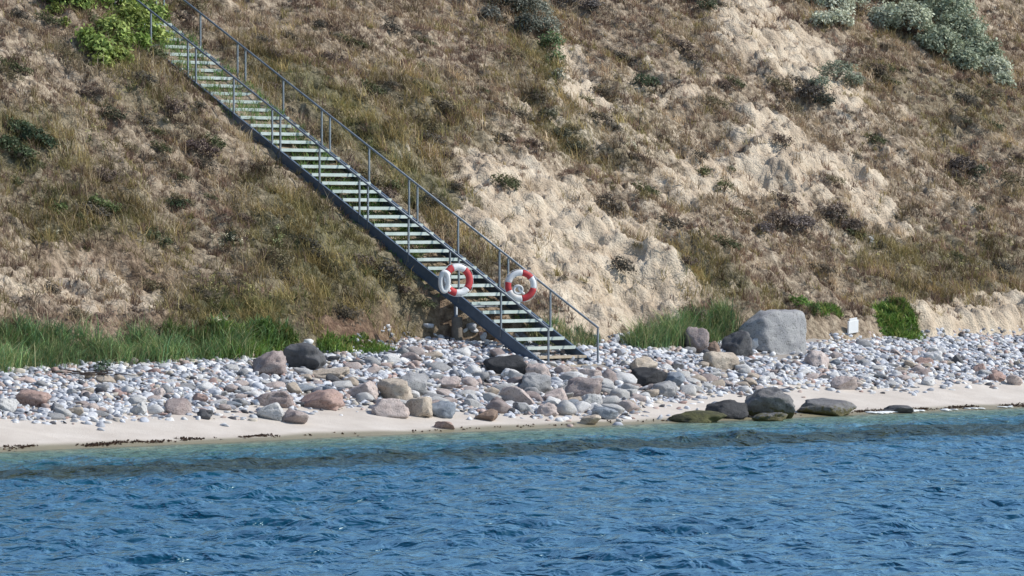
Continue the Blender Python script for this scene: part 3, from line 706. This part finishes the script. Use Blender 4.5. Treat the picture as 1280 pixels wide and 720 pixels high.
shrub('dark_shrub', [(975,285,20),(1000,292,22),(955,292,14),(1040,278,22),(1065,290,16)], [(.17, .14, .13), (.2, .16, .13)], 'wide tangle of purplish dry brush above the largest boulder', .04, 380, squash=.6)
shrub('dark_shrub', [(700,175,16),(715,190,14),(685,150,13)], [(.11, .11, .07), (.12, .1, .09)], 'dark patchy shrub below the pale gully', .04, 380, squash=.6)
shrub('dark_shrub', [(757,262,13),(768,270,10)], [(.13, .11, .09)], 'brown shrub clinging above the bare outcrop', .035, 380)
shrub('green_shrub', [(120,262,14),(140,268,12),(70,268,12)], [(.13, .17, .06)], 'patchy green shrub on the lower left slope', .04, 360, squash=.7)
shrub('green_shrub', [(190,300,12),(205,308,9)], [(.13, .15, .08)], 'grey green low shrub above the left bare patch', .035, 360)
shrub('green_shrub', [(490,240,12),(520,260,13)], [(.12, .13, .06)], 'olive low shrub beside the middle of the stairs', .04, 360, squash=.6)
shrub('green_shrub', [(905,240,12),(880,222,10)], [(.13, .14, .06)], 'olive shrub on the bare slope right of centre', .035, 360)
shrub('green_shrub', [(1000,385,12),(1018,392,10)], LG, 'fresh green plant right behind the largest boulder', .04, 360)
shrub('green_shrub', [(130,463,11),(122,468,8)], [(.1, .15, .09)], 'small grey green plant growing in the left shingle', .03, 420)
# low tussocks seen all over the slope: copies of four prototypes
tus = []
for k in range(5):
    q = np.random.default_rng(900+k); cc = [(.12, .1, .07), (.16, .12, .095), (.11, .12, .055), (.1, .09, .07), (.19, .16, .09)][k]
    P, Fc, Cc = join([leaves(np.array([dx, dy, .05]), np.array([.3, .26, .17]), 260, .032, cc, q) for dx, dy in ((0, 0), (.25, .1))])
    me = mesh_np('tussock', P, Fc, {'tint': Cc}, False); me.materials.append(MLF); tus.append(me)
tn = ['dark brown', 'purple brown', 'olive', 'blackish', 'straw olive']
cnt = 0
while cnt < 200:
    pxx, pyy = q.uniform(0, 1280), q.uniform(5, 400)
    p, uu, vv = hit(pxx, pyy, h_full)
    if vv < 9.3 or vv > 33 or (US-.5 < uu < US+WS+.4): continue
    b0 = bare_m(np.array([uu]), np.array([vv]))[0]
    if b0 > .5 and q.random() < .8: continue
    k = int(q.integers(5)); o = bpy.data.objects.new('tussock', tus[k]); C.objects.link(o); o.location = p; s = q.uniform(.5, 1.25)
    o.scale = (s*q.uniform(.8, 1.5), s, s*q.uniform(.7, 1.1)); o.rotation_euler = (0, .45, q.uniform(-.6, .6)+math.atan2(-V[1], -V[0]))
    o.rotation_euler = (q.normal()*.1, R(20), math.atan2(-V[1], -V[0])+q.normal()*.3)
    tag(o, 'one of the small %s tussocks dotted over the slope' % tn[k], 'plant', '%s tussocks on the slope' % tn[k]); cnt += 1
# flowering plants
MFL = leaf_mat('flower_heads', .1, .6, 5)
def flower(pxx, pyy, n, w, colr, label, group=None):
    p, uu, vv = hit(pxx, pyy, h_full); q = np.random.default_rng(int(pxx*3+pyy)); s = p[1]/F
    e = empty('flowering_plant', p); mb = MB(); heads = []
    for k in range(n):
        du, dv = q.normal()*w*s*.5, q.normal()*w*s*.35; x = p[0]+du*.9; y = p[1]+dv; uu2, vv2 = uv_of(x, y); z = float(h_full(np.array([uu2]), np.array([vv2]))[0]); hgt = q.uniform(.2, .45)
        b = Vector((x, y, z))-Vector(p); t = b+Vector((q.normal()*.06, -.05+q.normal()*.04, hgt)); mb.tube([b, b.lerp(t, .5)+Vector((.01, 0, 0)), t], .006, 4)
        heads.append(leaves(np.array(t), np.array([.055, .055, .02]), 22, .026, colr, q, .12, up=1.5))
    P, Fc, Cc = join(heads); link('flower_heads', mesh_np('flower_heads', P, Fc, {'tint': Cc}, False), MFL, e); mb.build('stems', MGST, e)
    tag(e, label, 'flower', group)
MGST = plain('green_stem', (.16, .2, .08), .8)
YL = (.5, .46, .2); CR = (.62, .58, .42)
for a in [(232,60,12,20,(.5,.42,.25),'cream umbel flowers beside the upper handrail on its right'),(283,320,9,18,CR,'white flower heads on the lower left slope'),
          (350,308,10,18,(.42,.45,.22),'pale green flower cluster left of the lower stairs'),(305,372,16,34,YL,'yellow flowers above the green weeds'),
          (262,365,8,20,YL,'few yellow flowers left of the larger yellow cluster'),(60,300,5,14,CR,'white flower heads above the left bare patch'),
          (272,410,5,8,CR,'single whitish flower cluster by the foot of the slope'),(1088,312,4,6,(.75,.74,.7),'small white flower cluster on the brush above the white board'),
          (790,190,9,26,CR,'creamy flowers on the slope right of the pale gully'),(1180,330,12,50,YL,'yellowish flowers on the lower right slope'),
          (1240,300,8,40,YL,'yellowish flowers near the right edge of the slope'),(120,185,7,22,YL,'yellow flowers on the upper left slope'),
          (500,205,6,14,CR,'pale flowers beside the middle handrail'),(255,15,6,10,(.5,.42,.25),'small cream umbels next to the top handrail post'),
          (165,125,6,30,YL,'yellowish flowers left of the upper stairs'),(1120,335,5,30,YL,'sparse yellow flowers right of the dry brush')]:
    flower(*a)

# ------------------------------------------------------------------ stairs
DS = Vector((-V[0], -V[1], 0)); WD = Vector((U[0], U[1], 0)); UP = Vector((0, 0, 1))
def sp(t, across, z=0.0):   # t metres up-slope from the foot, across from the near stringer
    x, y = xy_of(US+across, VB+t); return Vector((x, y, ZB+K*t+z))
MST = plain('painted_steel', (.12, .16, .22), .45, .3, .3, 3); MRL = plain('galvanised_rail', (.22, .25, .29), .45, .4, .3, 5)
MTR = plain('tread_grating', (.52, .57, .56), .65, 0, .25, 2.5, c2=(.33, .4, .36)); MWD = plain('weathered_wood', (.5, .42, .32), .85, 0, .35, 8)
stairs = empty('staircase', sp(0, WS/2)); S0 = Vector(stairs.location)
def rel(mb, name, m, bevel=0, smooth=False):
    mb.v = [tuple(Vector(v)-S0) for v in mb.v]; return mb.build(name, m, stairs, bevel, smooth)
TMAX = 25.5; SL = Vector((V[0], V[1], K)).normalized(); NRM = SL.cross(WD).normalized(); NRM = NRM if NRM.z > 0 else -NRM
for a in (0, WS):
    mb = MB(); p0, p1 = sp(-.35, a, -.15), sp(TMAX, a, -.15); c = (p0+p1)/2; h = (p1-p0)/2
    mb.box_axes(c, h, WD*.008, NRM*.15)
    for s in (-1, 1): mb.box_axes(c+NRM*.155*s, h, WD*.035, NRM*.008)   # channel flanges
    rel(mb, 'stringer', MST)
    # handrail: tube ending in the last post
    mb = MB(); mb.tube([sp(TMAX, a, 1.06), sp(.0, a, 1.06)], .03, 10); rel(mb, 'handrail', MRL, smooth=True)
PITCH = 1.79; posts = []
for i in range(15):
    t = .02+i*PITCH
    if t > TMAX: break
    for a in (0, WS):
        for dt in ((0,) if i % 2 == 1 or i == 0 else (-.17, .17)):
            mb = MB(); tt = t+dt
            mb.box_axes((sp(tt, a, -.2)+sp(tt, a, 1.03))/2, DS*.022, WD*.022, UP*.615)
            rel(mb, 'post', MRL)
RUN = .424; nst = int(TMAX/RUN)
for i in range(nst+1):
    t = .15+i*RUN
    wood = i < 2
    mb = MB(); c = sp(t, WS/2, -.02)
    if wood:
        mb.box_axes(c+Vector((0, 0, -.03)), DS*.17, WD*(WS/2-.03), UP*.035)
    else:
        mb.box_axes(c, DS*.16, WD*(WS/2-.02), UP*.012)                       # grating panel
        mb.box_axes(c+DS*.166-UP*.022, DS*.006, WD*(WS/2-.02), UP*.045)         # nosing strip
        mb.box_axes(c-DS*.156-UP*.022, DS*.004, WD*(WS/2-.02), UP*.03)
        for k in range(9): mb.box_axes(c+WD*(-.88+k*.22)-UP*.018, DS*.15, WD*.004, UP*.02)
    rel(mb, 'tread', MWD if wood else MTR, .004 if wood else 0)
for a in (.35, 1.0, 1.6):
    mb = MB(); mb.box_axes(sp(.15, a, -.17), DS*.14, WD*.09, UP*.095); rel(mb, 'wooden_block', MWD, .006)
for t, a in ((3.6, 0.06), (3.6, WS-.06), (9.5, .06), (9.5, WS-.06)):
    z1 = sp(t, a, -.3).z; uu = US+a; z0 = float(h_full(np.array([uu]), np.array([VB+t]))[0])-.3
    if z1-z0 > .1:
        mb = MB(); b = sp(t, a); mb.tube([Vector((b.x, b.y, min(z0, z1-.9))), Vector((b.x, b.y, z1))], .055, 10); rel(mb, 'support_leg', MRL, smooth=True)
# concrete footing and cross tube under the lower flight
MCON = plain('concrete', (.2, .17, .14), .9, 0, .4, 5, bumpd=.02)
mb = MB(); b = sp(3.6, .06); mb.tube([Vector((b.x+.03, b.y-.02, 1.5)), Vector((b.x+.03, b.y, 2.55))], [.17, .15], 12); rel(mb, 'footing', MCON, smooth=True)
mb = MB(); mb.tube([sp(3.6, .06, -.42), sp(3.6, WS-.06, -.42)], .04, 8); rel(mb, 'cross_tube', MRL, smooth=True)
tag(stairs, 'long steel staircase with pale treads and handrails climbing the grassy cliff from the beach', 'stairs')

# ------------------------------------------------------------------ life rings
MRED = plain('red_band', (.5, .035, .045), .6, 0, .2, 6, c2=(.42, .07, .07)); MWH = plain('white_foam', (.76, .76, .77), .6, 0, .2, 6); MROPE = plain('white_rope', (.7, .7, .7), .8, 0, .15, 30)
def face_px(px, py, near):   # a point seen at this pixel at a chosen distance
    d = ray(px, py); return Vector((d[0]*near, near, CAMZ+d[2]*near))
def life_ring(cx, cy, dist, Rr, rr, yaw, tilt, bands, label):
    c = face_px(cx, cy, dist); e = empty('life_ring', c); e.rotation_euler = (tilt, 0, yaw)
    for (a0, a1, red) in bands:
        mb = MB(); a0, a1 = R(a0), R(a1); n = 12
        pts = [(Rr*math.cos(a0+(a1-a0)*k/n), 0, Rr*math.sin(a0+(a1-a0)*k/n)) for k in range(n+1)]
        mb.tube(pts, rr*(1.03 if red else 1), 14)
        for i, v in enumerate(mb.v): mb.v[i] = (v[0], v[1]*.8, v[2])
        mb.build('red_section' if red else 'white_section', MRED if red else MWH, e, smooth=True)
    mb = MB(); pts = []
    for k in range(72):
        a = math.tau*k/72; r2 = Rr+rr*1.02+.03*abs(math.sin(2*a)); pts.append((r2*math.cos(a), -.02, r2*math.sin(a)))
    mb.tube(pts, .006, 6, True); mb.build('grab_line', MROPE, e, smooth=True)
    tag(e, label, 'life ring', 'life rings on the staircase rails'); return e
life_ring(572, 350, 129.6, .35, .095, R(24), R(-6), [(-42, 52, 1), (52, 112, 0), (112, 140, 1), (140, 222, 0), (222, 258, 1), (258, 318, 0)],
          'left red and white life ring with a coil of white line on the near handrail')
life_ring(651, 357, 132.0, .355, .085, R(8), R(-4), [(-85, -12, 1), (-12, 38, 0), (38, 82, 1), (82, 166, 0), (166, 204, 1), (204, 275, 0)],
          'right red and white life ring hanging outside the far handrail')
def coil(c, w, h, turns, label, yaw, rt=.028):
    e = empty('rope_coil', c); e.rotation_euler = (0, 0, yaw); mb = MB(); q = random.Random(3); pts = []
    for k in range(turns*20):
        a = math.tau*k/20; f = 1+.13*math.sin(k*.37)+.05*q.random(); pts.append((w*f*math.cos(a), -.03+.04*math.sin(k*.21), h*f*math.sin(a)))
    mb.tube(pts, rt, 6); mb.build('rope', MROPE, e, smooth=True)
    mb = MB(); mb.tube([(w*.4, -.03, h*1.0), (w*.2, -.05, h*.2), (w*1.2, -.05, -h*.9), (w*1.6, -.03, -h*1.1)], .035, 8); mb.build('strap', MWH, e, smooth=True)
    tag(e, label, 'rope'); return e
coil(face_px(555, 352, 129.3), .1, .24, 5, 'coil of white rope hanging over the left life ring', R(10), .055)
coil(face_px(647, 362, 131.8), .11, .1, 4, 'small bundle of white line inside the right life ring', R(10))

# ------------------------------------------------------------------ small things
# white board leaning at the foot of the cliff
p, uu, vv = hit(1066, 419, h_full); e = empty('white_board', p)
MBW = plain('white_paint', (.85, .85, .84), .6, 0, .12, 6)
mb = MB(); ax = Vector((.75, .6, .12)).normalized(); up = Vector((.36, .1, 1)).normalized(); nn = ax.cross(up).normalized(); up = nn.cross(ax)
mb.box_axes(up*.25, ax*.2, nn*.03, up*.19); mb.build('panel', MBW, e, .01)
mb = MB(); mb.box_axes(up*.475, ax*.15, nn*.02, up*.035); mb.build('top_tab', MBW, e, .008)
mb = MB(); mb.box_axes(up*.0-nn*.06, ax*.03, nn*.025, up*.3); mb.build('stake', MWD, e, .004)
tag(e, 'small white tilted board at the dark foot of the cliff on the right', 'board')
# dead branches on the shingle at the left
q = random.Random(4); mb = MB(); p, uu, vv = hit(90, 472, h_base); MDB = plain('dead_wood', (.09, .07, .06), .9, 0, .4, 10)
for k in range(26):
    a = q.uniform(-1.1, 1.1); b = Vector((a, q.uniform(-.3, .3), .06+q.uniform(0, .1)))
    th = q.uniform(-.5, .5)+(math.pi if q.random() < .5 else 0); L = q.uniform(.3, .8); pts = [b]
    for j in range(4): th += q.uniform(-.4, .4); pts.append(pts[-1]+Vector((math.cos(th), math.sin(th)*.6, q.uniform(-.12, .2)))*L/4)
    mb.tube(pts, [.018, .015, .012, .008, .005], 5)
o = mb.build('dead_branches', MDB); o.location = Vector(p); tag(o, 'heap of dark dead branches on the shingle at the left', 'branches')

# wrack line of seaweed at the water edge
q = np.random.default_rng(8); n = 2400
u = np.concatenate([q.uniform(-17, -7.5, n//2), q.uniform(12.5, 26, n//2), q.uniform(-8, 12, 260)])
vline = np.where(u < -7, .42+.02*u*0, .34)+.3*pn(u*.55, 3.)+q.normal(size=len(u))*.09*(1+1.5*pn(u*.9, 31.))
keep = q.random(len(u)) < np.clip(.35+1.6*pn(u*.8, 9.)+.8*pn(u*3, 4.), .0, 1); u, vline = u[keep], vline[keep]
x, y = xy_of(u, vline); z = h_base(u, vline)
P, Fc, Cc = blades(np.stack([x, y, z], 1), 7, np.full(len(u), .055), .028, 1.8, np.tile((.075, .045, .03), (len(u), 1))*q.uniform(.6, 1.7, len(u))[:, None], q)
tag(link('seaweed', mesh_np('seaweed', P, Fc, {'tint': Cc}, False), leaf_mat('seaweed_strands', .3, .5, 4)), 'dark brown line of washed up seaweed along the water edge', 'seaweed', kind='stuff')
# thin foam at the right waterline
q = np.random.default_rng(9); n = 700; u = q.uniform(14, 25, n); vline = .06+.2*pn(u*.6, 2.)+q.normal(size=n)*.05; keep = q.random(n) < np.clip(.1+1.8*pn(u*.8, 5.), 0, 1); u, vline = u[keep], vline[keep]
x, y = xy_of(u, vline); P0, F0 = stone(2, 1, 0); Vs, Fs = [], []
for i in range(len(u)):
    s = q.uniform(.04, .1); Vs.append(P0*np.array([s*1.8, s, .02])+np.array([x[i], y[i], max(float(h_base(u[i], vline[i])), 0)+.015])); Fs.append(F0+i*len(P0))
tag(link('foam', mesh_np('foam', np.concatenate(Vs), np.concatenate(Fs)), plain('foam', (.8, .82, .82), .5)), 'thin white foam where ripples meet the sand on the right', 'foam', kind='stuff')

# ------------------------------------------------------------------ light
w = bpy.data.worlds.new('World'); SC.world = w; w.use_nodes = True; nt = w.node_tree
sky = nt.nodes.new('ShaderNodeTexSky'); sky.sky_type = 'NISHITA'; sky.sun_disc = False
AZ, EL = 90, 43
sky.sun_elevation = R(EL); sky.sun_rotation = R(AZ); sky.air_density = 1.0; sky.dust_density = .6; sky.ozone_density = 1.5
bg = nt.nodes['Background']; nt.links.new(sky.outputs[0], bg.inputs[0]); bg.inputs[1].default_value = .15
sl = bpy.data.lights.new('sun', 'SUN'); sl.energy = 4.6; sl.angle = R(.5); sl.color = (1, .955, .88)
so = bpy.data.objects.new('sun', sl); C.objects.link(so)
S = Vector((math.sin(R(AZ))*math.cos(R(EL)), math.cos(R(AZ))*math.cos(R(EL)), math.sin(R(EL))))
so.rotation_euler = S.to_track_quat('Z', 'Y').to_euler(); so.location = (40, 60, 60)
SC.view_settings.view_transform = 'Standard'; SC.view_settings.look = 'None'; SC.view_settings.exposure = 0
SC.cycles.sample_clamp_direct = 1.0; SC.cycles.max_bounces = 6; SC.cycles.transparent_max_bounces = 8
